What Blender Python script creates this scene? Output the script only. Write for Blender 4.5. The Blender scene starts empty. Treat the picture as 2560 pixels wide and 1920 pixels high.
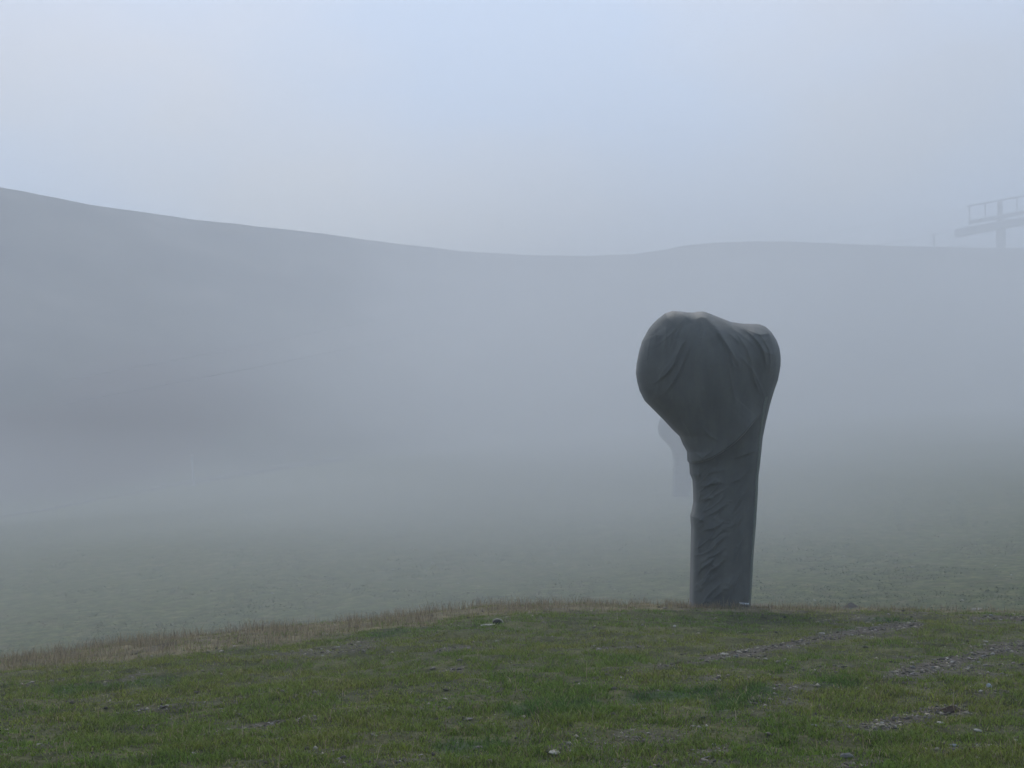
import bpy, bmesh, math, random
import numpy as np
from mathutils import Vector, Matrix

# ------------------------------------------------------------------ camera, sky, sun, exposure
scene = bpy.context.scene
C = scene.collection
FOV = math.radians(40.0)
K = 1280.0 / math.tan(FOV / 2)              # focal length in photograph pixels
PITCH = math.atan((1060.0 - 960.0) / K)     # camera tilted slightly up
cam_data = bpy.data.cameras.new('camera')
cam_data.sensor_fit = 'HORIZONTAL'
cam_data.angle = FOV
cam_data.clip_start = 0.1
cam_data.clip_end = 3000.0
cam = bpy.data.objects.new('camera', cam_data)
C.objects.link(cam)
cam.rotation_euler = (math.pi / 2 + PITCH, 0, 0)
scene.camera = cam

SUN_EL, SUN_AZ = 46.0, -6.0                # azimuth measured from +Y, negative to the left
world = bpy.data.worlds.new('World')
scene.world = world
world.use_nodes = True
wt = world.node_tree
wt.nodes.clear()
w_out = wt.nodes.new('ShaderNodeOutputWorld')
w_bg = wt.nodes.new('ShaderNodeBackground')
w_sky = wt.nodes.new('ShaderNodeTexSky')
w_sky.sky_type = 'NISHITA'
w_sky.sun_disc = False
w_sky.sun_elevation = math.radians(SUN_EL)
w_sky.sun_rotation = math.radians(SUN_AZ)
w_sky.air_density = 1.0
w_sky.dust_density = 3.0
w_sky.ozone_density = 1.0
# an even veil of thin broken cloud over the whole dome
w_tc = wt.nodes.new('ShaderNodeTexCoord')
w_map = wt.nodes.new('ShaderNodeMapping')
w_map.inputs['Scale'].default_value = (1.0, 1.0, 1.8)
w_noise = wt.nodes.new('ShaderNodeTexNoise')
w_noise.inputs['Scale'].default_value = 3.2
w_noise.inputs['Detail'].default_value = 3.0
w_noise.inputs['Roughness'].default_value = 0.45
w_ramp = wt.nodes.new('ShaderNodeValToRGB')
w_ramp.color_ramp.elements[0].position = 0.38
w_ramp.color_ramp.elements[0].color = (0.12, 0.12, 0.12, 1)
w_ramp.color_ramp.elements[1].position = 0.62
w_ramp.color_ramp.elements[1].color = (0.9, 0.9, 0.9, 1)
w_mix = wt.nodes.new('ShaderNodeMixRGB')
w_mix.inputs['Color2'].default_value = (7.6, 9.5, 12.8, 1)
wt.links.new(w_tc.outputs['Generated'], w_map.inputs['Vector'])
wt.links.new(w_map.outputs['Vector'], w_noise.inputs['Vector'])
wt.links.new(w_noise.outputs['Fac'], w_ramp.inputs['Fac'])
wt.links.new(w_ramp.outputs['Color'], w_mix.inputs['Fac'])
wt.links.new(w_sky.outputs['Color'], w_mix.inputs['Color1'])
wt.links.new(w_mix.outputs['Color'], w_bg.inputs['Color'])
w_bg.inputs['Strength'].default_value = 0.069
wt.links.new(w_bg.outputs['Background'], w_out.inputs['Surface'])

sun_data = bpy.data.lights.new('sun', 'SUN')
sun_data.energy = 1.0
sun_data.angle = math.radians(18.0)
sun_data.color = (1.0, 0.985, 0.96)
sun = bpy.data.objects.new('sun', sun_data)
C.objects.link(sun)
_az, _el = math.radians(SUN_AZ), math.radians(SUN_EL)
to_sun = Vector((math.sin(_az) * math.cos(_el), math.cos(_az) * math.cos(_el), math.sin(_el)))
sun.rotation_euler = to_sun.to_track_quat('Z', 'Y').to_euler()

HAZE_DENSITY = 0.0027
vs = scene.view_settings
vs.view_transform = 'Standard'
vs.look = 'None'
vs.exposure = 0.45
vs.gamma = 1.0
vs.use_curve_mapping = False
scene.cycles.volume_bounces = 1
scene.cycles.volume_step_rate = 4.0
scene.cycles.adaptive_threshold = 0.02
scene.cycles.max_bounces = 4
scene.cycles.diffuse_bounces = 2
scene.cycles.glossy_bounces = 2
scene.cycles.use_denoising = True

rng = np.random.default_rng(11)
random.seed(11)

# ------------------------------------------------------------------ small helpers
def slope_of(px, py):
    """pixel of the photograph -> (x/y, z/y) of its sight line"""
    X = (np.asarray(px, float) - 1280.0) / K
    Z = (960.0 - np.asarray(py, float)) / K
    cp, sp = math.cos(PITCH), math.sin(PITCH)
    d = cp - Z * sp
    return X / d, (sp + Z * cp) / d

def pixel_of(x, y, z):
    cp, sp = math.cos(PITCH), math.sin(PITCH)
    f = y * cp + z * sp
    v = -y * sp + z * cp
    f = np.maximum(f, 0.3)
    return 1280.0 + K * x / f, 960.0 - K * v / f

def at(px, py, Y):
    a, b = slope_of(px, py)
    return Vector((float(a) * Y, Y, float(b) * Y))

def _hash(ix, iy, seed):
    h = (ix.astype(np.int64) * 374761393 + iy.astype(np.int64) * 668265263 + seed * 1442695041) & 0xffffffff
    h = ((h ^ (h >> 13)) * 1274126177) & 0xffffffff
    h = h ^ (h >> 16)
    return (h & 0xffffff) / float(0xffffff)

def vnoise(x, y, seed=0):
    x = np.asarray(x, float); y = np.asarray(y, float)
    ix = np.floor(x); iy = np.floor(y)
    fx = x - ix; fy = y - iy
    fx = fx * fx * fx * (fx * (fx * 6 - 15) + 10); fy = fy * fy * fy * (fy * (fy * 6 - 15) + 10)
    a = _hash(ix, iy, seed); b = _hash(ix + 1, iy, seed)
    c = _hash(ix, iy + 1, seed); d = _hash(ix + 1, iy + 1, seed)
    return (a + (b - a) * fx) * (1 - fy) + (c + (d - c) * fx) * fy

def fbm(x, y, seed=0, octaves=4, gain=0.5):
    s = 0; a = 1.0; t = 0
    for o in range(octaves):
        s = s + a * vnoise(x * 2 ** o + 13.7 * o, y * 2 ** o - 7.3 * o, seed + o)
        t += a; a *= gain
    return s / t

def sstep(a, b, x):
    t = np.clip((x - a) / (b - a), 0, 1)
    return t * t * (3 - 2 * t)

def new_mesh(name, verts, faces):
    """verts (n,3), faces: list of arrays (m,3) / (m,4)"""
    me = bpy.data.meshes.new(name)
    verts = np.asarray(verts, dtype=np.float32)
    if isinstance(faces, np.ndarray):
        faces = [faces]
    nl = sum(f.size for f in faces); nf = sum(len(f) for f in faces)
    me.vertices.add(len(verts)); me.loops.add(nl); me.polygons.add(nf)
    me.vertices.foreach_set('co', verts.ravel())
    me.loops.foreach_set('vertex_index', np.concatenate([f.ravel() for f in faces]).astype(np.int32))
    starts = []; k = 0
    for f in faces:
        starts.append(np.arange(len(f)) * f.shape[1] + k); k += f.size
    me.polygons.foreach_set('loop_start', np.concatenate(starts).astype(np.int32))
    me.update(calc_edges=True)
    return me

def smooth(me):
    me.polygons.foreach_set('use_smooth', np.ones(len(me.polygons), dtype=bool))

def obj(name, me, mat=None, parent=None):
    o = bpy.data.objects.new(name, me)
    if mat is not None and len(me.materials) == 0:
        me.materials.append(mat)
    C.objects.link(o)
    o.parent = parent
    return o

def tag(o, label=None, cat=None, group=None, kind=None):
    if label: o['label'] = label
    if cat: o['category'] = cat
    if group: o['group'] = group
    if kind: o['kind'] = kind
    return o

def empty(name, loc, rz=0.0):
    o = bpy.data.objects.new(name, None)
    o.empty_display_size = 0.3
    o.location = loc; o.rotation_euler = (0, 0, rz)
    C.objects.link(o)
    return o

def set_color_attr(me, name, cols):
    at_ = me.color_attributes.new(name, 'FLOAT_COLOR', 'POINT')
    c4 = np.ones((len(cols), 4), dtype=np.float32); c4[:, :3] = cols
    at_.data.foreach_set('color', c4.ravel())

def set_float_attr(me, name, vals):
    at_ = me.attributes.new(name, 'FLOAT', 'POINT')
    at_.data.foreach_set('value', np.asarray(vals, dtype=np.float32))

class NT:
    def __init__(self, name):
        self.m = bpy.data.materials.new(name); self.m.use_nodes = True
        self.t = self.m.node_tree; self.t.nodes.clear()
        self.out = self.n('ShaderNodeOutputMaterial')
    def n(self, kind, **kw):
        nd = self.t.nodes.new(kind)
        for k, v in kw.items(): setattr(nd, k, v)
        return nd
    def l(self, a, b): self.t.links.new(a, b)
    def noise(self, scale, detail=4, rough=0.55, vec=None):
        nd = self.n('ShaderNodeTexNoise')
        nd.inputs['Scale'].default_value = scale; nd.inputs['Detail'].default_value = detail
        nd.inputs['Roughness'].default_value = rough
        if vec is not None: self.l(vec, nd.inputs['Vector'])
        return nd
    def ramp(self, fac, stops):
        r = self.n('ShaderNodeValToRGB')
        while len(r.color_ramp.elements) < len(stops): r.color_ramp.elements.new(0.5)
        for e, (p, c) in zip(r.color_ramp.elements, stops):
            e.position = p; e.color = (*c, 1)
        self.l(fac, r.inputs['Fac'])
        return r
    def mix(self, fac, a, b, mode='MIX'):
        m = self.n('ShaderNodeMixRGB', blend_type=mode)
        for s, v in (('Fac', fac), ('Color1', a), ('Color2', b)):
            if isinstance(v, (int, float)): m.inputs[s].default_value = v
            elif isinstance(v, tuple): m.inputs[s].default_value = (*v, 1)
            else: self.l(v, m.inputs[s])
        return m.outputs['Color']
    def principled(self, color, rough=0.8, spec=0.3, bump=None, bump_strength=0.3, bump_dist=0.02):
        p = self.n('ShaderNodeBsdfPrincipled')
        if isinstance(color, tuple): p.inputs['Base Color'].default_value = (*color, 1)
        else: self.l(color, p.inputs['Base Color'])
        p.inputs['Roughness'].default_value = rough
        p.inputs['Specular IOR Level'].default_value = spec
        if bump is not None:
            b = self.n('ShaderNodeBump')
            b.inputs['Strength'].default_value = bump_strength; b.inputs['Distance'].default_value = bump_dist
            self.l(bump, b.inputs['Height']); self.l(b.outputs['Normal'], p.inputs['Normal'])
        self.l(p.outputs['BSDF'], self.out.inputs['Surface'])
        return p

# ------------------------------------------------------------------ terrain
# crest of the near meadow: height at y = 22 m from the row where the photograph shows its edge
_crest_px = np.array([-900, -300, 0, 230, 500, 900, 1150, 1350, 1730, 1870, 2100, 2400, 2560, 3000, 3600], float)
_crest_row = np.array([1760, 1705, 1657, 1624, 1592, 1552, 1522, 1508, 1512, 1518, 1520, 1526, 1528, 1528, 1525], float)
_ca, _cb = slope_of(_crest_px, _crest_row)
_cx, _cz = _ca * 22.0, _cb * 22.0
# skyline of the far hill
_sk_px = np.array([-1200, -500, 0, 250, 497, 810, 1000, 1157, 1330, 1470, 1585, 1650, 1713, 1780, 1851, 1967, 2199, 2300, 2560, 3100, 4000], float)
_sk_row = np.array([330, 390, 466, 515, 550, 584, 610, 628, 638, 640, 635, 625, 613, 607, 604, 603, 613, 617, 621, 628, 640], float)
_su, _sz = slope_of(_sk_px, _sk_row)

FS = 1.45                                    # everything beyond the crest lies this much farther out
def terrain(x, y, micro=True):
    x = np.asarray(x, float); y = np.asarray(y, float)
    x0, y0 = x, y
    zc = np.interp(x + 0.25 * np.sin(y * 0.4), _cx, _cz)
    zc = (zc + np.interp(x - 0.9, _cx, _cz) + np.interp(x + 0.9, _cx, _cz)) / 3
    yy = np.maximum(y, 0.0)
    near = -1.6 + (zc + 1.6) * (yy / 22.0) ** 1.25 - 0.03 * np.minimum(y, 0)
    near = near - 0.02 * np.maximum(y - 21.0, 0) ** 2
    near = np.maximum(near, -14.0)
    # broad floor behind the crest
    x, y = x / FS, y / FS
    gx = np.where(x < 0, np.maximum(0.08 * x, -3.2), np.minimum(0.055 * x, 4.0))
    zm = -4.6 + 0.035 * (np.minimum(y, 130.0) - 35.0) + gx + 0.5 * (fbm(x / 14, y / 14, 5, 3) - 0.5)
    zm = zm * FS
    d = near - zm
    base = zm + np.where(d > 0, d, 0) + 0.5 * np.exp(-np.abs(d) / 0.35) * 0.35
    # far hill
    u = x / np.maximum(y, 45.0)
    us = np.interp(u, _su, _sz)
    px = 1280 + u * K
    yb = np.interp(px, [-800, 0, 700, 1400, 2600], [76, 86, 104, 130, 140])
    yr = np.interp(px, [-1200, 0, 700, 1280, 2000, 2600, 4000], [135, 150, 178, 204, 222, 232, 244])
    zr = us * yr * FS
    t = (y - yb) / (yr - yb)
    tt = np.clip(t, 0, 1)
    hill = tt ** 1.12 * 0.985 + 0.015 * sstep(0, 1, tt)
    z = base + (zr - base) * hill
    z = z + sstep(0.05, 0.4, t) * sstep(0.9, 0.55, t) * 1.5 * (fbm(x / 17, y / 17, 8, 4) - 0.5)
    z = z + sstep(0.05, 0.5, t) * 0.30 * (fbm(x / 2.6, y / 2.6, 18, 3) - 0.5)
    back = zr - 0.16 * FS * np.maximum(y - yr, 0)
    back = np.maximum(back, -9.0) + 0.30 * (fbm(x / 2.6, y / 2.6, 18, 3) - 0.5)
    # the two flanks meet in a rounded ridge
    fwd = np.where(t > 1, zr + (t - 1) * 1.12 * (zr - base), z)
    kk = 1.2
    lo = np.minimum(fwd, back); hi = np.maximum(fwd, back)
    rid = lo - kk * np.log1p(np.exp(-(hi - lo) / kk)) + kk * 0.69
    z = np.where(t > 0.7, rid, z)
    x, y = x0, y0
    if micro:
        f = sstep(40.0, 26.0, y)
        z = z + f * (0.10 * (fbm(x / 1.7, y / 1.7, 21, 3) - 0.5) + 0.085 * (fbm(x / 0.36, y / 0.28, 31, 3) - 0.5))
        z = z + (1 - f) * 0.12 * (fbm(x / 1.5, y / 1.5, 41, 3) - 0.5)
    return z

def ground_hit(px, py, y0=6.0, y1=345.0):
    """where the sight line of a pixel meets the ground"""
    a, b = slope_of(px, py)
    ys = np.concatenate([np.arange(y0, 32, 0.02), np.arange(32, y1, 0.2)])
    g = terrain(a * ys, ys)
    k = np.argmax(g > b * ys)
    Y = float(ys[k]) if g[k] > b * ys[k] else float(ys[-1])
    return Vector((float(a) * Y, Y, float(terrain(float(a) * Y, Y))))

# bare, stony patches of the near meadow (photo pixels: polyline, half height in rows, strength)
BARE = [
    ([(1765, 1650), (1860, 1632), (1985, 1610), (2134, 1578), (2290, 1563)], 15, 1.0),
    ([(2240, 1690), (2358, 1660), (2500, 1625), (2640, 1610)], 24, 1.0),
    ([(2175, 1650), (2300, 1643)], 8, 0.85),
    ([(1970, 1674), (2120, 1668)], 8, 0.65),
    ([(2180, 1712), (2290, 1705)], 9, 0.6),
    ([(2190, 1815), (2290, 1785), (2420, 1765)], 20, 0.9),
    ([(2340, 1880), (2480, 1866), (2600, 1862)], 16, 0.85),
    ([(2430, 1545), (2600, 1548)], 8, 0.9),
    ([(2430, 1735), (2600, 1722)], 12, 0.6),
    ([(505, 1838), (565, 1826), (690, 1808), (790, 1796)], 8, 0.95),
    ([(60, 1712), (220, 1692)], 6, 0.8),
    ([(700, 1640), (830, 1628), (930, 1612)], 14, 0.6),
    ([(360, 1772), (560, 1760), (690, 1730)], 9, 0.5),
    ([(1100, 1628), (1168, 1618)], 9, 0.95),
    ([(1110, 1680), (1150, 1672)], 7, 0.8),
    ([(1655, 1664), (1730, 1656)], 7, 0.95),
    ([(1480, 1622), (1620, 1615)], 5, 0.7),
    ([(1385, 1885), (1415, 1868)], 16, 0.8),
    ([(1735, 1885), (1810, 1872)], 14, 0.9),
    ([(2100, 1915), (2190, 1908)], 12, 0.9),
    ([(950, 1905), (1100, 1895)], 10, 0.5),
    ([(1180, 1730), (1330, 1722)], 5, 0.5),
    ([(1800, 1795), (1900, 1780)], 7, 0.4),
    ([(1560, 1860), (1700, 1850)], 8, 0.45),
]
LUSH = [
    ([(1600, 1745), (1760, 1735)], 22, 1.0),
    ([(1300, 1780), (1480, 1765)], 20, 0.9),
    ([(1130, 1870), (1230, 1860)], 26, 0.8),
    ([(1800, 1760), (1900, 1735)], 26, 0.9),
    ([(2180, 1552), (2270, 1550)], 8, 1.0),
    ([(2100, 1577), (2140, 1574)], 6, 0.9),
    ([(2060, 1715), (2120, 1710)], 14, 0.6),
    ([(940, 1590), (1000, 1578)], 10, 0.7),
    ([(150, 1730), (420, 1700)], 14, 0.6),
]

def seg_dist(px, py, pts, stretch):
    best = np.full(np.shape(px), 1e9)
    for (x0, y0), (x1, y1) in zip(pts[:-1], pts[1:]):
        dx, dy = (x1 - x0) / stretch, y1 - y0
        qx, qy = (px - x0) / stretch, py - y0
        t = np.clip((qx * dx + qy * dy) / (dx * dx + dy * dy + 1e-9), 0, 1)
        best = np.minimum(best, np.hypot(qx - t * dx, qy - t * dy))
    return best

def patch_mask(x, y, z, table, seed, edge=0.75):
    px, py = pixel_of(x, y, z)
    n = fbm(x / 0.55, y / 0.8, seed, 4, 0.6) - 0.5
    n2 = fbm(x / 0.12, y / 0.16, seed + 7, 2) - 0.5
    m = np.zeros(np.shape(x))
    for pts, hw, s in table:
        d = seg_dist(px, py, pts, 2.2) / (hw * (0.72 if seed == 61 else 1.0))
        m = np.maximum(m, s * sstep(1.25, 1.25 - edge, d + 1.5 * n + 0.5 * n2))
    return m * sstep(28.0, 26.0, y)

def bare_mask(x, y, z):
    m = patch_mask(x, y, z, BARE, 61)
    # sparse worn spots everywhere, more of them to the right and close to the camera
    w = fbm(x / 0.9 + 3.1, y / 1.3, 77, 4, 0.6)
    lim = 0.69 - 0.05 * sstep(-1.0, 5.0, x)
    return np.maximum(m, 0.55 * sstep(lim, lim + 0.06, w) * sstep(27, 22, y))

def dry_mask(x, y, z):
    """pinkish dry grass along the crest, broad at the left"""
    px, py = pixel_of(x, y, z)
    row = np.interp(px, _crest_px, _crest_row)
    width = np.interp(px, [-500, 0, 300, 600, 900, 1150, 1350, 1600, 1750, 1950, 2200, 2560, 3200],
                      [70, 55, 50, 42, 34, 26, 22, 16, 10, 13, 8, 5, 4])
    n = fbm(x / 0.9, y / 1.2, 91, 4, 0.6) - 0.5
    return sstep(1.25, 0.7, (py - row) / width + 1.9 * n) * sstep(15, 17.5, y) * sstep(32, 27, y)

# --- ground sheet
def axis(lo, dense_lo, dense_hi, hi, step, ratio, cap):
    mid = np.arange(dense_lo, dense_hi + 1e-6, step)
    out = [mid]
    a, s = [], step
    v = mid[-1]
    while v < hi: s = min(s * ratio, cap); v += s; a.append(v)
    b, s = [], step
    v = mid[0]
    while v > lo: s = min(s * ratio, cap); v -= s; b.append(v)
    return np.concatenate([np.array(b[::-1]), mid, np.array(a)])

gxs = axis(-460, -10.2, 10.2, 460, 0.055, 1.07, 4.0)
gys = axis(-60, 6.5, 25.5, 540, 0.055, 1.045, 2.2)
GX, GY = np.meshgrid(gxs, gys)
GZ = terrain(GX, GY)
nx, ny = len(gxs), len(gys)
idx = np.arange(nx * ny).reshape(ny, nx)
quads = np.stack([idx[:-1, :-1], idx[:-1, 1:], idx[1:, 1:], idx[1:, :-1]], -1).reshape(-1, 4)
gx_, gy_, gz_ = GX.ravel(), GY.ravel(), GZ.ravel()
ground_me = new_mesh('ground', np.stack([gx_, gy_, gz_], 1), quads)
smooth(ground_me)
set_float_attr(ground_me, 'bare', bare_mask(gx_, gy_, gz_))
set_float_attr(ground_me, 'lush', patch_mask(gx_, gy_, gz_, LUSH, 71, 1.0))
set_float_attr(ground_me, 'dry', dry_mask(gx_, gy_, gz_))
_hp, _hr = pixel_of(gx_, gy_, gz_)
_hn = fbm(gx_ / 9, gy_ / 12, 611, 4, 0.6) - 0.5
fog_gap_tone = sstep(1.15, 0.55, np.hypot((_hp - 300) / 400, (_hr - 1050 + 0.25 * (_hp - 300)) / 170) + 0.9 * _hn) * sstep(100, 125, gy_)  # mask of the hillside patch painted darker to imitate thinner fog
set_float_attr(ground_me, 'fog_gap_tone', fog_gap_tone)
_u = gx_ / np.maximum(gy_, 60.0) * K + 1280
_yb = np.interp(_u, [-800, 0, 700, 1400, 2600], [76, 86, 104, 130, 140]) * FS
set_float_attr(ground_me, 'flank', sstep(-6.0, 10.0, gy_ - _yb + 10 * _hn))
set_float_attr(ground_me, 'sward', sstep(24.5, 29.0, gy_ + 2.0 * _hn))

g = NT('alpine_ground')
geo = g.n('ShaderNodeNewGeometry')
pos = geo.outputs['Position']
def attr(nt, name):
    a = nt.n('ShaderNodeAttribute'); a.attribute_name = name
    return a.outputs['Fac']
n_big = g.noise(0.12, 5, 0.6, pos); n_mid = g.noise(1.3, 5, 0.6, pos); n_fine = g.noise(16.0, 5, 0.65, pos)
n_peb = g.n('ShaderNodeTexVoronoi'); n_peb.inputs['Scale'].default_value = 24.0; g.l(pos, n_peb.inputs['Vector'])
turf = g.ramp(n_mid.outputs['Fac'], [(0.3, (0.028, 0.034, 0.012)), (0.5, (0.055, 0.064, 0.020)), (0.72, (0.105, 0.100, 0.038))])
turf2 = g.mix(0.55, turf.outputs['Color'], g.ramp(n_fine.outputs['Fac'], [(0.3, (0.024, 0.026, 0.012)), (0.7, (0.135, 0.128, 0.062))]).outputs['Color'])
turf3 = g.mix(g.ramp(n_big.outputs['Fac'], [(0.4, (0, 0, 0)), (0.62, (1, 1, 1))]).outputs['Color'], turf2,
              g.mix(0.55, turf2, (0.075, 0.078, 0.034)))
sward = g.ramp(n_mid.outputs['Fac'], [(0.3, (0.085, 0.110, 0.038)), (0.5, (0.125, 0.142, 0.050)), (0.7, (0.19, 0.17, 0.09))])
sward2 = g.mix(0.35, sward.outputs['Color'], g.ramp(n_fine.outputs['Fac'], [(0.35, (0.03, 0.033, 0.015)), (0.68, (0.17, 0.155, 0.09))]).outputs['Color'])
turf3 = g.mix(attr(g, 'sward'), turf3, sward2)
lushc = g.mix(attr(g, 'lush'), turf3, (0.036, 0.060, 0.020))
dryc = g.mix(attr(g, 'dry'), lushc, (0.165, 0.140, 0.080))
soil = g.ramp(n_fine.outputs['Fac'], [(0.3, (0.030, 0.024, 0.017)), (0.5, (0.066, 0.055, 0.041)), (0.68, (0.125, 0.112, 0.09))])
pebb = g.ramp(n_peb.outputs['Color'], [(0.0, (0.05, 0.042, 0.032)), (0.6, (0.11, 0.095, 0.074)), (1.0, (0.21, 0.19, 0.155))])
soil2 = g.mix(0.5, soil.outputs['Color'], pebb.outputs['Color'])
n_str = g.noise(2.2, 6, 0.75, pos)
mott = g.ramp(n_str.outputs['Fac'], [(0.36, (0.5, 0.5, 0.46)), (0.5, (0.95, 0.95, 0.95)), (0.64, (1.7, 1.62, 1.5))])
dryc = g.mix(0.7, dryc, mott.outputs['Color'], 'MULTIPLY')
n_hl = g.noise(0.06, 6, 0.65, pos)
flank = g.ramp(n_hl.outputs['Fac'], [(0.36, (0.030, 0.030, 0.022)), (0.5, (0.060, 0.058, 0.040)), (0.62, (0.125, 0.115, 0.090))])
dryc = g.mix(attr(g, 'flank'), dryc, flank.outputs['Color'])
dryc = g.mix(attr(g, 'fog_gap_tone'), dryc, (0.062, 0.038, 0.032))  # dark reddish colour painted on the hill in place of a clearing in the fog
col = g.mix(attr(g, 'bare'), dryc, soil2)
bh = g.mix(0.5, n_fine.outputs['Fac'], n_peb.outputs['Distance'])
g.principled(col, 0.95, 0.15, bh, 0.7, 0.03)
ground = obj('ground', ground_me, g.m)
ground['kind'] = 'structure'

# --- pale track crossing the foot of the far hill at the left
tr_px = [(-500, 1400), (-200, 1335), (0, 1292), (120, 1274), (260, 1246), (400, 1219), (480, 1207), (600, 1186), (720, 1166), (860, 1148)]
tp = [ground_hit(*p, y0=34) for p in tr_px]
ts = np.array([(p.x, p.y) for p in tp])
tf = np.linspace(0, len(ts) - 1, 160)
tc = np.stack([np.interp(tf, np.arange(len(ts)), ts[:, i]) for i in (0, 1)], 1)
for _ in range(10):
    tc[1:-1] = (tc[:-2] + 2 * tc[1:-1] + tc[2:]) / 4
dn = np.gradient(tc, axis=0); dn /= np.linalg.norm(dn, axis=1)[:, None]
nrm = np.stack([-dn[:, 1], dn[:, 0]], 1)
tv = []
offs = [-0.7, -0.6, 0.0, 0.6, 0.7]
for o_ in offs:
    w = o_ * (1 + 0.3 * (vnoise(tf * 1.3, tf * 0 + o_, 3) - 0.5))
    q = tc + nrm * w[:, None]
    zz = terrain(q[:, 0], q[:, 1]) + (0.10 if abs(o_) < 0.65 else -0.10)
    tv.append(np.column_stack([q, zz]))
tv = np.stack(tv, 1)
n_t, n_o = tv.shape[:2]
ti = np.arange(n_t * n_o).reshape(n_t, n_o)
tq = np.stack([ti[:-1, :-1], ti[:-1, 1:], ti[1:, 1:], ti[1:, :-1]], -1).reshape(-1, 4)
tr = NT('track_gravel'); tpos = tr.n('ShaderNodeNewGeometry').outputs['Position']
tr.principled(tr.ramp(tr.noise(1.5, 5, 0.6, tpos).outputs['Fac'], [(0.3, (0.07, 0.068, 0.05)), (0.7, (0.15, 0.145, 0.115))]).outputs['Color'], 0.95, 0.1)
track_me = new_mesh('track', tv.reshape(-1, 3), tq); smooth(track_me)
track = obj('track', track_me, tr.m); track['kind'] = 'structure'

# ------------------------------------------------------------------ covered snow gun
GUN_Y = 22.0
_right = [(1521, 1870), (1488, 1873), (1432, 1877), (1371, 1881), (1305, 1887), (1238, 1891), (1194, 1893), (1155, 1898), (1138, 1900),
          (1095, 1905), (1056, 1913), (1014, 1923.5), (980, 1934), (952, 1944), (918, 1950.5), (905, 1951)]
_left = [(1521, 1727), (1510, 1727.5), (1470, 1727.8), (1432, 1729), (1377, 1730), (1322, 1731.5), (1300, 1729.5), (1291, 1729.5), (1280, 1733), (1258, 1737),
         (1225, 1736.4), (1202, 1735), (1186, 1728.5), (1175, 1728), (1160, 1727), (1155, 1722.5), (1131, 1721.4), (1113, 1711), (1093, 1703),
         (1076, 1685), (1053, 1664), (1030, 1641), (1004, 1615), (978, 1602), (954, 1595.7), (934, 1593)]
_top = [(1593, 934), (1595.7, 905), (1601, 879.6), (1608.7, 853.7), (1625.5, 822.6), (1635, 811), (1647.5, 799), (1664, 786), (1682, 779.8), (1700, 781), (1720, 783.3),
        (1734, 783.7), (1746, 781.5), (1755, 781), (1764, 782.5), (1773, 786), (1800, 796.5), (1825, 806.5), (1845, 809.5), (1864, 811.7), (1880, 812), (1895, 812.2),
        (1910.5, 817), (1926, 830), (1939, 848.5), (1947, 866.6), (1950.5, 888), (1951, 905)]
PXM = GUN_Y / K                                     # metres per photo pixel at the gun
GUN_PX = 1800.0
GUN_BASE_ROW = 1521.0

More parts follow.
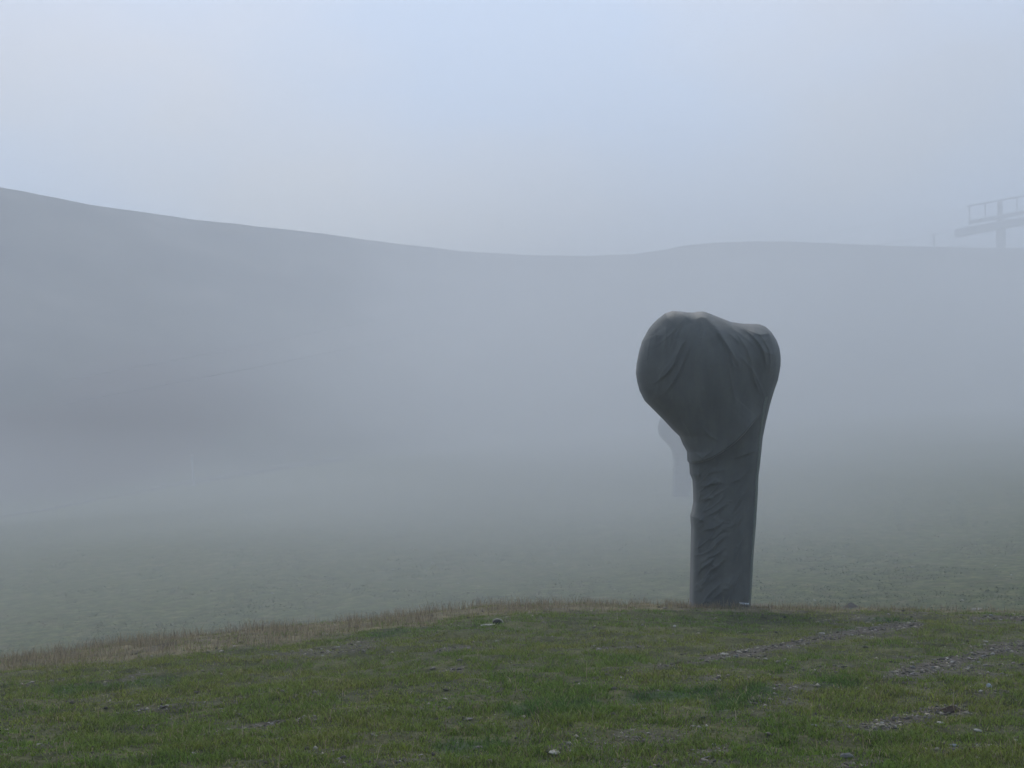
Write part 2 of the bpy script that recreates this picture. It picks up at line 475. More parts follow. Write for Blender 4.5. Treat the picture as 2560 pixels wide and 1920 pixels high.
# creases: polyline in photo pixels, height in metres, width of the lit (upper) flank and of the steep (lower) flank in pixels
RIDGES = [
    ([(1705, 834), (1696, 857), (1686, 886), (1677, 909), (1667, 928), (1652, 945), (1632, 961), (1612, 966)], .050, 22, 5),
    ([(1723, 859), (1708, 886), (1698, 909), (1688, 933), (1672, 960), (1660, 980), (1633, 1003), (1616, 1000)], .034, 14, 6),
    ([(1682, 818), (1674, 840), (1669, 857), (1664, 878), (1656, 889)], .026, 12, 4),
    ([(1659, 806), (1657, 854), (1652, 878), (1648, 897), (1643, 915)], .022, 11, 5),
    ([(1638, 812), (1634, 842), (1635, 866)], .016, 9, 5),
    ([(1686, 784), (1701, 791), (1711, 801), (1720, 813)], .015, 16, 9),
    ([(1722, 814), (1733, 805), (1746, 800), (1756, 803), (1766, 817), (1778, 833), (1790, 846)], .022, 20, 12),
    ([(1756, 802), (1766, 821), (1780, 842), (1794, 863), (1805, 881), (1817, 903), (1829, 924), (1838, 945)], .040, 18, 7),
    ([(1794, 866), (1798, 890), (1801, 921), (1806, 951), (1815, 987), (1824, 1014), (1833, 1036)], .020, 12, 7),
    ([(1807, 837), (1824, 857), (1839, 874)], .020, 10, 5),
    ([(1842, 812), (1849, 828), (1865, 847), (1881, 870), (1892, 890), (1896, 915), (1898, 942)], .046, 20, 6),
    ([(1840, 816), (1855, 830), (1873, 841), (1885, 845), (1909, 842), (1928, 838)], .024, 16, 8),
    ([(1892, 888), (1906, 892), (1918, 893), (1929, 879)], .012, 10, 5),
    ([(1854, 902), (1860, 930), (1870, 958), (1883, 984), (1893, 998)], .022, 11, 6),
    ([(1718, 1111), (1730, 1132), (1745, 1145), (1764, 1131), (1779, 1111)], .022, 10, 5),
    ([(1820, 1148), (1838, 1143), (1864, 1133), (1888, 1126)], .020, 14, 3),
    ([(1738, 1217), (1754, 1215), (1772, 1208), (1787, 1205), (1803, 1208)], .040, 20, 3),
    ([(1806, 1212), (1821, 1206), (1840, 1197), (1855, 1181), (1871, 1165)], .016, 9, 5),
    ([(1748, 1253), (1760, 1246), (1777, 1240)], .020, 9, 4),
    ([(1730, 1289), (1742, 1297), (1755, 1299)], .034, 12, 4),
    ([(1800, 1300), (1814, 1285), (1827, 1266), (1839, 1248), (1851, 1230), (1863, 1210)], .020, 10, 6),
    ([(1744, 1328), (1758, 1320), (1775, 1317), (1789, 1307), (1803, 1295)], .030, 14, 4),
    ([(1824, 1328), (1835, 1306), (1845, 1285), (1853, 1260)], .014, 9, 6),
    ([(1749, 1377), (1763, 1373), (1773, 1364), (1781, 1354), (1796, 1340), (1808, 1331)], .032, 12, 4),
    ([(1748, 1382), (1763, 1386), (1777, 1383), (1791, 1373), (1804, 1359), (1814, 1345)], .026, 8, 4),
    ([(1743, 1421), (1753, 1411), (1766, 1398), (1778, 1387)], .030, 10, 4),
    ([(1750, 1433), (1766, 1426), (1778, 1415), (1794, 1398), (1808, 1379), (1821, 1355)], .030, 10, 5),
    ([(1743, 1458), (1756, 1443), (1768, 1428)], .030, 9, 4),
    ([(1762, 1487), (1777, 1485), (1791, 1474), (1802, 1463), (1814, 1444), (1824, 1425)], .028, 9, 5),
    ([(1753, 1495), (1763, 1478), (1782, 1458), (1800, 1443)], .024, 9, 5),
    ([(1786, 1500), (1801, 1478), (1820, 1447), (1830, 1425)], .018, 9, 6),
    ([(1742, 1340), (1738, 1366), (1740, 1380)], .020, 6, 4),
    ([(1744, 1400), (1740, 1425), (1732, 1438)], .022, 6, 4),
    ([(1733, 1446), (1742, 1462), (1745, 1475)], .022, 6, 4),
    ([(1742, 1165), (1741, 1185), (1738, 1196)], .020, 7, 4),
    ([(1742, 1222), (1744, 1236), (1740, 1255)], .022, 6, 4),
    ([(1764, 1180), (1785, 1178), (1810, 1170)], .012, 8, 5),
    ([(1700, 800), (1690, 830), (1678, 860), (1668, 885), (1655, 905)], .020, 9, 4),
    ([(1712, 818), (1703, 850), (1693, 880), (1682, 910), (1668, 938)], .018, 9, 4),
    ([(1626, 835), (1618, 870), (1613, 905), (1618, 935)], .018, 9, 5),
    ([(1757, 825), (1752, 880), (1750, 930), (1752, 980)], .010, 12, 6),
    ([(1772, 815), (1790, 850), (1806, 890), (1815, 930), (1820, 965)], .020, 10, 4),
    ([(1815, 808), (1830, 845), (1848, 880), (1860, 915), (1866, 950)], .022, 10, 4),
    ([(1868, 822), (1888, 850), (1905, 880), (1911, 915), (1907, 950)], .020, 11, 5),
    ([(1735, 1058), (1760, 1090), (1790, 1108)], .016, 10, 5),
    ([(1690, 1040), (1712, 1075), (1726, 1108)], .018, 9, 5),
    ([(1800, 1500), (1822, 1470), (1838, 1430), (1846, 1390)], .016, 10, 5),
    ([(1815, 1420), (1832, 1385), (1845, 1345), (1852, 1300)], .014, 10, 5),
    ([(1750, 1290), (1775, 1280), (1800, 1262), (1820, 1238)], .020, 10, 4),
    ([(1752, 1350), (1772, 1342), (1790, 1328), (1812, 1308)], .020, 10, 4),
]
SHELVES = [
    ([(1650, 815), (1668, 800), (1686, 788), (1701, 793), (1711, 803), (1720, 815)], .045, 15, 60),
    ([(1720, 815), (1733, 806), (1746, 801), (1756, 804), (1766, 818), (1780, 838), (1794, 860)], .05, 17, 70),
    ([(1858, 833), (1873, 842), (1885, 846), (1909, 843), (1930, 839)], .05, 18, 60),
]
OVERLAP = [(1700, 1156), (1725, 1155), (1746, 1151), (1766, 1144), (1786, 1132), (1809, 1117), (1827, 1101), (1845, 1083), (1862, 1062), (1878, 1045), (1893, 1024)]

def poly_signed(px, py, pts):
    """distance to a polyline, positive above it (smaller row) , and position along it 0..1"""
    best = np.full(px.shape, 1e9); sign = np.ones(px.shape); along = np.zeros(px.shape)
    L = [math.hypot(b[0] - a[0], b[1] - a[1]) for a, b in zip(pts[:-1], pts[1:])]
    tot = sum(L); acc = 0
    for (a, b, l) in zip(pts[:-1], pts[1:], L):
        dx, dy = b[0] - a[0], b[1] - a[1]
        t = np.clip(((px - a[0]) * dx + (py - a[1]) * dy) / (l * l + 1e-9), 0, 1)
        ex, ey = px - (a[0] + t * dx), py - (a[1] + t * dy)
        d = np.hypot(ex, ey)
        m = d < best
        s = dx * ey - dy * ex            # >0: below the line when it runs to the right
        s = s * (1 if dx >= 0 else -1)
        best = np.where(m, d, best); sign = np.where(m, np.where(s > 0, -1.0, 1.0), sign)
        along = np.where(m, (acc + t * l) / tot, along)
        acc += l
    return best, sign, along

def build_cover():
    NL, NB, ND = 520, 340, 120
    # loop angle: more points on the front
    th = np.linspace(0, 2 * np.pi, NL, endpoint=False)
    c, s = np.cos(th), np.sin(th)
    lr, lx = zip(*sorted(_left)); rr, rx = zip(*sorted(_right))
    rows_b = np.linspace(GUN_BASE_ROW + 6, 934, NB)
    P = []
    _rg = np.arange(700.0, 1600.0)
    _hd = np.interp(_rg, [780, 900, 940, 1000, 1060, 1110, 1160, 1250, 1530], [.80, .80, .79, .74, .62, .52, .45, .43, .46])
    for _ in range(3):
        _hd = np.convolve(np.pad(_hd, 20, mode='edge'), np.ones(41) / 41, mode='valid')
    def half_depth(row):   # metres
        return np.interp(row, _rg, _hd)
    for r in rows_b:
        w = max(0.0, (1080 - r) / (1080 - 934)); w = min(w, 1) ** 1.4
        dz = -14.5 * w                       # rows; the right end of the widest loop sits higher (row 905)
        rL, rR = r, r + 2 * dz
        xl = np.interp(min(rL, 1521), lr, lx); xr = np.interp(min(rR, 1521), rr, rx)
        ex = np.interp(r, [934, 1100, 1160, 1530], [0.80, 0.70, 0.55, 0.50])     # <1 = boxier
        cc = np.sign(c) * np.abs(c) ** ex; ss = np.sign(s) * np.abs(s) ** ex
        px = (xl + xr) / 2 + (xr - xl) / 2 * cc
        py = r + dz * (1 + cc)
        P.append(np.stack([px, py, half_depth(r) * ss], 1))
    tx, tr_ = zip(*_top)
    base = P[-1]
    top_row = np.interp(base[:, 0], tx, tr_)
    for k in range(1, ND + 1):
        ph = (k / ND) * np.pi / 2
        f = math.sin(ph) ; g_ = math.cos(ph) ** 0.9
        # broad, flattened crown: depth shrinks late
        py = base[:, 1] + (top_row - base[:, 1]) * f
        P.append(np.stack([base[:, 0], py, base[:, 2] * g_], 1))
    P = np.stack(P)                            # rows, loop, (px, row, depth)
    px, row, dep = P[..., 0], P[..., 1], P[..., 2]
    disp = np.zeros(px.shape)
    front = sstep(-0.05, -0.30, dep / np.maximum(np.abs(dep).max(axis=1, keepdims=True), 0.05))
    # fine irregularity bends the drawn creases a little
    jx = 1.6 * (fbm(px / 16, row / 16, 3, 2) - 0.5); jy = 1.6 * (fbm(px / 16 + 40, row / 16, 4, 2) - 0.5)
    for pts, A, wu, wl in RIDGES:
        d, sg, al = poly_signed(px + jx, row + jy, pts)
        taper = sstep(0.0, 0.42, np.minimum(al, 1 - al))
        w = np.where(sg > 0, wu * 0.85, wl * 0.6)
        prof = np.where(sg > 0, np.exp(-(d / w) ** 1.05 * 1.1), np.exp(-(d / w) ** 1.15))
        disp += A * taper * prof * 1.3
    # overlap of the hood over the sleeve: a bulge that ends in a sharp drop
    d, sg, al = poly_signed(px + 0.4 * jx, row + 0.4 * jy, OVERLAP)
    fade = sstep(1.0, 0.72, al)
    disp += fade * np.where(sg > 0, 0.11 * np.exp(-(d / 48) ** 1.3), 0.11 * np.exp(-(d / 3.2) ** 2))
    # shelves: the cloth breaks from the lit crown to the steep front
    for pts, A, wu, wl in SHELVES:
        d, sg, al = poly_signed(px + jx, row + jy, pts)
        taper = np.clip(np.minimum(al, 1 - al) * 4 + 0.15, 0, 1)
        disp += A * taper * np.where(sg > 0, np.exp(-(d / wu) ** 1.5), np.exp(-(d / wl) ** 1.6))
    # soft sag and slack everywhere
    disp += 0.03 * (fbm(px / 70, row / 110, 12, 2) - 0.5) + 0.004 * (fbm((px + 0.7 * row) / 9, (row - 0.6 * px) / 42, 14, 3) - 0.5)
    # fine slack creases: diagonal down the sleeve, fanning from the peak over the hood
    sa, ta = (px - row) / 1.414, (px + row) / 1.414
    r1 = 1 - np.abs(2 * fbm(ta / 15 + 0.6 * fbm(sa / 30, ta / 30, 23, 2), sa / 75, 24, 2, 0.4) - 1)
    sleeve = sstep(1120, 1200, row) * sstep(1885, 1800, px)
    disp += 0.012 * sleeve * sstep(0.80, 1.0, r1)
    an = np.arctan2(px - 1757, row - 760); rad_ = np.hypot(px - 1757, row - 760)
    r2 = 1 - np.abs(2 * fbm(an / 0.22, rad_ / 120, 27, 2, 0.4) - 1)
    hood = sstep(1060, 960, row) * sstep(800, 850, row)
    disp += 0.010 * hood * sstep(0.80, 1.0, r2)
    # smooth belly of the barrel, centre of the hood
    disp += 0.10 * np.exp(-(((px - 1768) / 62) ** 2 + ((row - 960) / 110) ** 2))
    disp -= 0.06 * np.exp(-(((px - 1700) / 24) ** 2 + ((row - 905) / 60) ** 2))
    back = 1 - front
    bd = 0.09 * (fbm((px - 0.5 * row) / 22, row / 70, 15, 3) - 0.5) + 0.05 * (fbm(px / 40, row / 60, 16, 3) - 0.5)
    # to metres
    x = (px - GUN_PX) * PXM
    z = (GUN_BASE_ROW - row) * PXM
    y = dep - disp * front + bd * back * np.abs(np.sin(th))[None, :]
    V = np.stack([x, y, z], -1)
    nr = V.shape[0]
    ii = np.arange(nr * NL).reshape(nr, NL)
    nxt = np.roll(ii, -1, axis=1)
    F = np.stack([ii[:-1], nxt[:-1], nxt[1:], ii[1:]], -1).reshape(-1, 4)
    return V, F

cov_V, cov_F = build_cover()
cover_me = new_mesh('cover', cov_V.reshape(-1, 3), cov_F)
smooth(cover_me)
bm = bmesh.new(); bm.from_mesh(cover_me)
bmesh.ops.remove_doubles(bm, verts=bm.verts, dist=0.0008)
bmesh.ops.recalc_face_normals(bm, faces=bm.faces)
bm.to_mesh(cover_me); bm.free()

cl = NT('coated_cover_fabric')
ctc = cl.n('ShaderNodeTexCoord')
cpos = ctc.outputs['Object']
cn = cl.noise(2.2, 5, 0.6, cpos); cf = cl.noise(260.0, 2, 0.5, cpos); cm = cl.noise(9.0, 5, 0.6, cpos)
ccol = cl.ramp(cn.outputs['Fac'], [(0.32, (0.090, 0.092, 0.080)), (0.68, (0.114, 0.116, 0.101))])
ccol2 = cl.mix(cl.ramp(cm.outputs['Fac'], [(0.55, (0, 0, 0)), (0.8, (0.25, 0.25, 0.25))]).outputs['Color'], ccol.outputs['Color'], (0.15, 0.155, 0.14))
cmap = cl.n('ShaderNodeMapping'); cmap.inputs['Scale'].default_value = (7.0, 7.0, 0.8); cl.l(cpos, cmap.inputs['Vector'])
crun = cl.noise(1.0, 5, 0.6, cmap.outputs['Vector'])
ccol2 = cl.mix(1.0, ccol2, cl.ramp(crun.outputs['Fac'], [(0.36, (0.90, 0.91, 0.92)), (0.52, (1.0, 1.0, 1.0)), (0.68, (1.12, 1.11, 1.08))]).outputs['Color'], 'MULTIPLY')
cb = cl.mix(0.35, cm.outputs['Fac'], cf.outputs['Fac'])
cp_ = cl.principled(ccol2, 0.6, 0.16, cb, 0.12, 0.006)
cp_.inputs['Sheen Weight'].default_value = 0.2
cp_.inputs['Sheen Roughness'].default_value = 0.5

sm = NT('seam_tape')
smp = sm.n('ShaderNodeTexCoord').outputs['Object']
sm.principled(sm.ramp(sm.noise(30, 3, 0.5, smp).outputs['Fac'], [(0.3, (0.15, 0.165, 0.135)), (0.7, (0.20, 0.215, 0.18))]).outputs['Color'], 0.7, 0.3)
lb = NT('white_label_print')
lbp = lb.n('ShaderNodeTexCoord').outputs['Object']
lbv = lb.noise(55, 2, 0.5, lbp)
lb.principled(lb.ramp(lbv.outputs['Fac'], [(0.42, (0.28, 0.29, 0.29)), (0.56, (0.62, 0.63, 0.63))]).outputs['Color'], 0.6, 0.3)
cc_ = NT('weathered_concrete')
ccp = cc_.n('ShaderNodeNewGeometry').outputs['Position']
ccn = cc_.noise(6, 6, 0.65, ccp)
cc_.principled(cc_.ramp(ccn.outputs['Fac'], [(0.3, (0.15, 0.14, 0.115)), (0.7, (0.27, 0.25, 0.20))]).outputs['Color'], 0.9, 0.2, ccn.outputs['Fac'], 0.4, 0.01)

def strip_mesh(name, path, width, thick, segs=3):
    """flat band swept along a path of (point, outward normal)"""
    vs_, fs_ = [], []
    n = len(path)
    for i, (p, nr_) in enumerate(path):
        t = (path[min(i + 1, n - 1)][0] - path[max(i - 1, 0)][0]).normalized()
        side = t.cross(nr_).normalized()
        for a, b in ((-.5, -.4), (-.42, 1), (.42, 1), (.5, -.4)):
            vs_.append(p + side * width * a + nr_ * thick * b)
    for i in range(n - 1):
        for k in range(4):
            a = i * 4 + k; b = i * 4 + (k + 1) % 4
            fs_.append((a, b, b + 4, a + 4))
    me = new_mesh(name, np.array([tuple(v) for v in vs_]), np.array(fs_))
    smooth(me)
    return me

def loop_point(ri, li):
    """point and outward normal of the cover surface"""
    p = Vector(cov_V[ri, li % cov_V.shape[1]])
    a = Vector(cov_V[ri, (li + 3) % cov_V.shape[1]]) - Vector(cov_V[ri, (li - 3) % cov_V.shape[1]])
    b = Vector(cov_V[min(ri + 3, 338), li % cov_V.shape[1]]) - Vector(cov_V[max(ri - 3, 0), li % cov_V.shape[1]])
    n = a.cross(b).normalized()
    if n.dot(Vector((p.x - 0.0, p.y, 0))) < 0: n = -n
    return p, n

# seam up the right edge: find the loop index at the front right corner
NLc = cov_V.shape[1]
seam_li = int(NLc * (1 - 0.105))
seam_path = [loop_point(ri, seam_li) for ri in range(2, 300, 4)]
seam_me = strip_mesh('seam', seam_path, 0.06, 0.012)
hem_path = [loop_point(8, li) for li in range(0, NLc + 1, 5)]
hem_me = strip_mesh('hem', hem_path, 0.05, 0.008)
# label patch sewn near the foot: a thin curved plate that follows the cloth
def label_mesh():
    rows = cov_V[:, :, 2]
    pts = []
    fr = np.where(cov_V[60, :, 1] < 0)[0]
    def surf(x, z):
        ri = int(np.argmin(np.abs(cov_V[:300, 0, 2] - z)))
        li = fr[np.argmin(np.abs(cov_V[ri, fr, 0] - x))]
        return cov_V[ri, li, 1]
    vs_ = []; n = 14
    for i in range(n):
        f = i / (n - 1)
        cx_ = 1836 + f * 32; cr = 1499 + f * 4.5
        hh = 2.7 + 0.5 * math.sin(i * 1.9)
        for dr in (-hh, hh):
            x = (cx_ - GUN_PX) * PXM; z = (GUN_BASE_ROW - (cr + dr)) * PXM
            y0 = surf(x, z)
            vs_.append((x, y0 - 0.012, z)); vs_.append((x, y0 - 0.004, z))
    fs_ = []
    for i in range(n - 1):
        a = i * 4; b = a + 4
        fs_ += [(a, a + 2, b + 2, b), (a, b, b + 1, a + 1), (a + 2, a + 3, b + 3, b + 2), (a + 1, b + 1, b + 3, a + 3)]
    fs_ += [(0, 1, 3, 2), (4 * n - 4, 4 * n - 2, 4 * n - 1, 4 * n - 3)]
    return new_mesh('label_patch', np.array(vs_), np.array(fs_))
label_me = label_mesh()
# the concrete foundation slab, a chamfered block, mostly under the turf
def slab_mesh():
    b = bmesh.new()
    bmesh.ops.create_cube(b, size=1.0)
    bmesh.ops.scale(b, vec=(1.1, 0.95, 0.5), verts=b.verts)
    bmesh.ops.bevel(b, geom=b.edges[:], offset=0.03, segments=2, affect='EDGES')
    me = bpy.data.meshes.new('foundation'); b.to_mesh(me); b.free()
    return me
slab_me = slab_mesh()

def snow_gun(loc, rz, scale, label):
    r = empty('snow_gun', loc, rz); r.scale = (scale,) * 3
    cv = obj('cover', cover_me, cl.m, r)
    obj('seam', seam_me, sm.m, cv)
    obj('hem', hem_me, cl.m, cv)
    obj('label_patch', label_me, lb.m, cv)
    f = obj('foundation', slab_me, cc_.m, r)
    f.location = (0.30, 0.05, -0.245)
    tag(r, label, 'snow gun', 'snow guns under dark covers')
    return r

gp = at(GUN_PX, GUN_BASE_ROW, GUN_Y)
snow_gun(gp, 0.0, 1.0, 'tall dark grey tarpaulin-covered snow gun on the near meadow crest')
g2 = ground_hit(1704, 1240, y0=34)
s2 = 0.285 * g2.y / GUN_Y
snow_gun(g2 + Vector((0.0, 0, 0)), math.radians(8), s2, 'faint covered snow gun in the fog, just left of the big one')

# ------------------------------------------------------------------ distant lift terminal and ropes at the right skyline
st = NT('galvanised_steel'); stp = st.n('ShaderNodeNewGeometry').outputs['Position']
st.principled(st.ramp(st.noise(2.0, 4, 0.6, stp).outputs['Fac'], [(0.3, (0.24, 0.245, 0.25)), (0.7, (0.34, 0.345, 0.35))]).outputs['Color'], 0.5, 0.5)

def beam_geo(p0, p1, w, h):
    """bar with chamfered long edges between two points"""
    p0, p1 = Vector(p0), Vector(p1)
    t = (p1 - p0).normalized()
    sd = t.cross(Vector((0, 0, 1)))
    sd = Vector((0, 1, 0)) if sd.length < 0.2 else sd.normalized()
    up = sd.cross(t).normalized()
    c_ = min(w, h) * 0.12
    prof = [(w / 2 - c_, h / 2), (-w / 2 + c_, h / 2), (-w / 2, h / 2 - c_), (-w / 2, -h / 2 + c_), (-w / 2 + c_, -h / 2), (w / 2 - c_, -h / 2), (w / 2, -h / 2 + c_), (w / 2, h / 2 - c_)]
    return [[p + sd * a + up * b for a, b in prof] for p in (p0, p1)]

def beams(name, lst, mat, parent):
    b = bmesh.new()
    for a in lst:
        r0, r1 = [[b.verts.new(v) for v in ring] for ring in beam_geo(*a)]
        for k in range(8): b.faces.new((r0[k], r0[(k + 1) % 8], r1[(k + 1) % 8], r1[k]))
        b.faces.new(r0[::-1]); b.faces.new(r1)
    bmesh.ops.recalc_face_normals(b, faces=b.faces)
    me = bpy.data.meshes.new(name); b.to_mesh(me); b.free()
    return obj(name, me, mat, parent)

SY = 236.0 * FS
col_foot = at(2502, 640, SY)
col_foot.z = float(terrain(col_foot.x, SY)) - 0.3
station = empty('lift_terminal', col_foot)
def sp(px, py, dy=0.0):
    return at(px, py, SY) - col_foot + Vector((0, dy, 0))
tag(station, 'ghostly lift terminal with railed platform on a column above the right skyline', 'lift terminal')
beams('column', [(Vector((0, 0, 0)), sp(2503, 545), 1.9, 1.9)], st.m, station)
hb = beams('drive_beam', [(sp(2392, 583), sp(2700, 528), 3.2, 2.0)], st.m, station)
beams('beam_end', [(sp(2390, 586), sp(2402, 583), 2.4, 1.4)], st.m, hb)
beams('gantry', [(sp(2425, 556), sp(2700, 505), 2.2, 0.9), (sp(2500, 556), sp(2500, 505), 1.1, 1.1)], st.m, station)
rail_l = (sp(2418, 516), sp(2700, 464))
rl = beams('railing', [(rail_l[0], rail_l[1], 0.35, 0.4)], st.m, station)
for f in (0.02, 0.16, 0.30, 0.44, 0.58, 0.72, 0.86):
    p = rail_l[0].lerp(rail_l[1], f)
    beams('railing_post', [(p, p + Vector((0, 0, -3.6)), 0.3, 0.3)], st.m, rl)
# small trestle that carries the lower rope
tpost = at(2335, 625, SY); tpost.z = float(terrain(tpost.x, SY)) - 0.3
tr2 = empty('rope_trestle', tpost)
tag(tr2, 'small faint post carrying a lift rope left of the lift terminal', 'post')
trtop = at(2335, 586, SY) - tpost
beams('post', [(Vector((0, 0, 0)), trtop, 0.45, 0.45)], st.m, tr2)
beams('crossarm', [(trtop + Vector((-0.6, 0, 0)), trtop + Vector((0.6, 0, 0.1)), 0.5, 0.3)], st.m, tr2)

rp = NT('dark_steel_rope'); rpp = rp.n('ShaderNodeNewGeometry').outputs['Position']
rp.principled(rp.ramp(rp.noise(3.0, 3, 0.5, rpp).outputs['Fac'], [(0.3, (0.03, 0.03, 0.03)), (0.7, (0.06, 0.06, 0.06))]).outputs['Color'], 0.6, 0.3)

def rope(name, pts, rad, label, ns=6):
    vs_, fs_ = [], []
    pts = [Vector(p) for p in pts]
    for i, p in enumerate(pts):
        t = (pts[min(i + 1, len(pts) - 1)] - pts[max(i - 1, 0)]).normalized()
        s_ = t.cross(Vector((0, 0, 1))).normalized(); u_ = s_.cross(t)
        for k in range(ns):
            a = 2 * math.pi * k / ns
            vs_.append(tuple(p + s_ * rad * math.cos(a) + u_ * rad * math.sin(a)))
    for i in range(len(pts) - 1):
        for k in range(ns):
            fs_.append((i * ns + k, i * ns + (k + 1) % ns, (i + 1) * ns + (k + 1) % ns, (i + 1) * ns + k))
    me = new_mesh(name, np.array(vs_), np.array(fs_)); smooth(me)
    o = obj(name, me, rp.m)
    tag(o, label, 'rope', 'ropes of the ski lift')
    return o

def rope_pts(knots, n=60):
    kx, ky, kd = zip(*knots)
    out = []
    for x in np.linspace(kx[0], kx[-1], n):
        out.append(at(x, float(np.interp(x, kx, ky)), float(np.interp(x, kx, kd))))
    
    for _ in range(30):
        out = [out[0]] + [(a + 2 * b + c) / 4 for a, b, c in zip(out[:-2], out[1:-1], out[2:])] + [out[-1]]
    return out
rope('lift_rope', rope_pts([(-350, 1105, 96 * FS), (671, 913, 118 * FS), (993, 845, 135 * FS), (1500, 748, 165 * FS), (2200, 611, 212 * FS), (2335, 586, SY), (2392, 576, SY)]), 0.065,
     'lower of two faint lift ropes slanting down across the foggy hill')
rope('lift_rope', rope_pts([(-350, 1045, 100 * FS), (697, 852, 122 * FS), (812, 824, 130 * FS), (1500, 690, 170 * FS), (2200, 558, 214 * FS), (2420, 518, SY)]), 0.05,
     'upper of two faint lift ropes slanting down across the foggy hill')

# ------------------------------------------------------------------ pale post beside the track
ps = NT('pale_weathered_wood'); psp = ps.n('ShaderNodeNewGeometry').outputs['Position']
ps.principled(ps.ramp(ps.noise(5, 4, 0.6, psp).outputs['Fac'], [(0.3, (0.30, 0.29, 0.27)), (0.7, (0.42, 0.41, 0.38))]).outputs['Color'], 0.8, 0.2)
pf = ground_hit(486, 1214, y0=34)
pm = pf.y / K
post = empty('marker_post', pf)
tag(post, 'slim pale leaning post standing on the track across the left slope', 'post')
def lathe(name, prof, mat, parent, seg=10):
    vs_, fs_ = [], []
    for (cx_, cy_, cz_, r_) in prof:
        for k in range(seg):
            a = 2 * math.pi * k / seg
            vs_.append((cx_ + r_ * math.cos(a), cy_ + r_ * math.sin(a), cz_))
    for i in range(len(prof) - 1):
        for k in range(seg):
            fs_.append((i * seg + k, i * seg + (k + 1) % seg, (i + 1) * seg + (k + 1) % seg, (i + 1) * seg + k))
    me = new_mesh(name, np.array(vs_), np.array(fs_)); smooth(me)
    return obj(name, me, mat, parent)
lathe('shaft', [(0, 0, -0.3, 3.6 * pm), (-1 * pm, 0, 14 * pm, 3.4 * pm), (-3 * pm, 0, 32 * pm, 3.0 * pm), (-6.5 * pm, 0, 56 * pm, 2.5 * pm), (-7 * pm, 0, 66 * pm, 2.2 * pm)], ps.m, post)
lathe('cap', [(-7 * pm, 0, 65.5 * pm, 0.4 * pm), (-7 * pm, 0, 66 * pm, 3.2 * pm), (-7.2 * pm, 0, 74 * pm, 3.6 * pm), (-7.3 * pm, 0, 77 * pm, 2.2 * pm), (-7.3 * pm, 0, 78 * pm, 0.3 * pm)], ps.m, post)
lathe('footing', [(0, 0, -0.3, 8 * pm), (0, 0, 0.05, 7 * pm), (0, 0, 2.5 * pm, 5 * pm), (0, 0, 3 * pm, 0.5 * pm)], ps.m, post)

# ------------------------------------------------------------------ stones
def stone_mesh(name, seed, flat, angular, subdiv=2):
    b = bmesh.new()
    bmesh.ops.create_icosphere(b, subdivisions=subdiv, radius=0.5)
    r = random.Random(seed)
    planes = []
    for _ in range(9):
        n = Vector((r.gauss(0, 1), r.gauss(0, 1), r.gauss(0, 1))).normalized()
        planes.append((n, 0.5 * r.uniform(0.55, 0.9)))
    for v in b.verts:
        for n, d in planes:
            k = v.co.dot(n) - d
            if k > 0: v.co -= n * k * angular
        v.co.x *= 1.0; v.co.y *= 0.72; v.co.z *= flat
        v.co += Vector((r.uniform(-1, 1), r.uniform(-1, 1), r.uniform(-1, 1))) * 0.012
    me = bpy.data.meshes.new(name); b.to_mesh(me); b.free()
    return me

def stone_mat(name, lo, hi):
    s_ = NT(name); p_ = s_.n('ShaderNodeNewGeometry').outputs['Position']
    oi = s_.n('ShaderNodeObjectInfo')
    n1 = s_.noise(9, 5, 0.65, p_); n2 = s_.noise(70, 4, 0.6, p_)
    c_ = s_.ramp(n1.outputs['Fac'], [(0.3, lo), (0.7, hi)])
    v_ = s_.ramp(oi.outputs['Random'], [(0.0, (0.6, 0.6, 0.6)), (1.0, (1.0, 1.0, 1.0))])
    c2 = s_.mix(1.0, c_.outputs['Color'], v_.outputs['Color'], 'MULTIPLY')
    s_.principled(c2, 0.9, 0.2, n2.outputs['Fac'], 0.4, 0.006)
    return s_.m
M_pale = stone_mat('pale_limestone', (0.30, 0.28, 0.23), (0.52, 0.49, 0.42))
M_grey = stone_mat('grey_schist', (0.15, 0.142, 0.125), (0.28, 0.268, 0.24))
M_blue = stone_mat('blue_grey_slate', (0.28, 0.31, 0.34), (0.42, 0.45, 0.48))
M_dark = stone_mat('dark_rock', (0.035, 0.033, 0.03), (0.07, 0.066, 0.06))
variants = {}
for mname, mm in (('pale', M_pale), ('grey', M_grey), ('blue', M_blue), ('dark', M_dark)):
    variants[mname] = []
    for k in range(5):
        me = stone_mesh('stone', 100 * len(variants) + k, [0.42, 0.55, 0.34, 0.6, 0.3][k], 0.92)
        me.materials.append(mm)
        variants[mname].append(me)

def stone_at(px, py, wpx, kind, label, group=None, var=None, hs=1.0, tilt=0.12, y0=6.0, name='stone', lift=0.0):
    p = ground_hit(px, py, y0=y0)
    w = wpx * p.y / K
    o = obj(name, random.choice(variants[kind]) if var is None else variants[kind][var])
    o.location = p + Vector((0, 0, w * (0.08 + lift)))
    o.scale = (w, w * random.uniform(0.8, 1.2), w * hs)
    o.rotation_euler = (random.uniform(-tilt, tilt), random.uniform(-tilt, tilt), random.uniform(-0.5, 0.5))
    tag(o, label, 'stone', group)
    return o

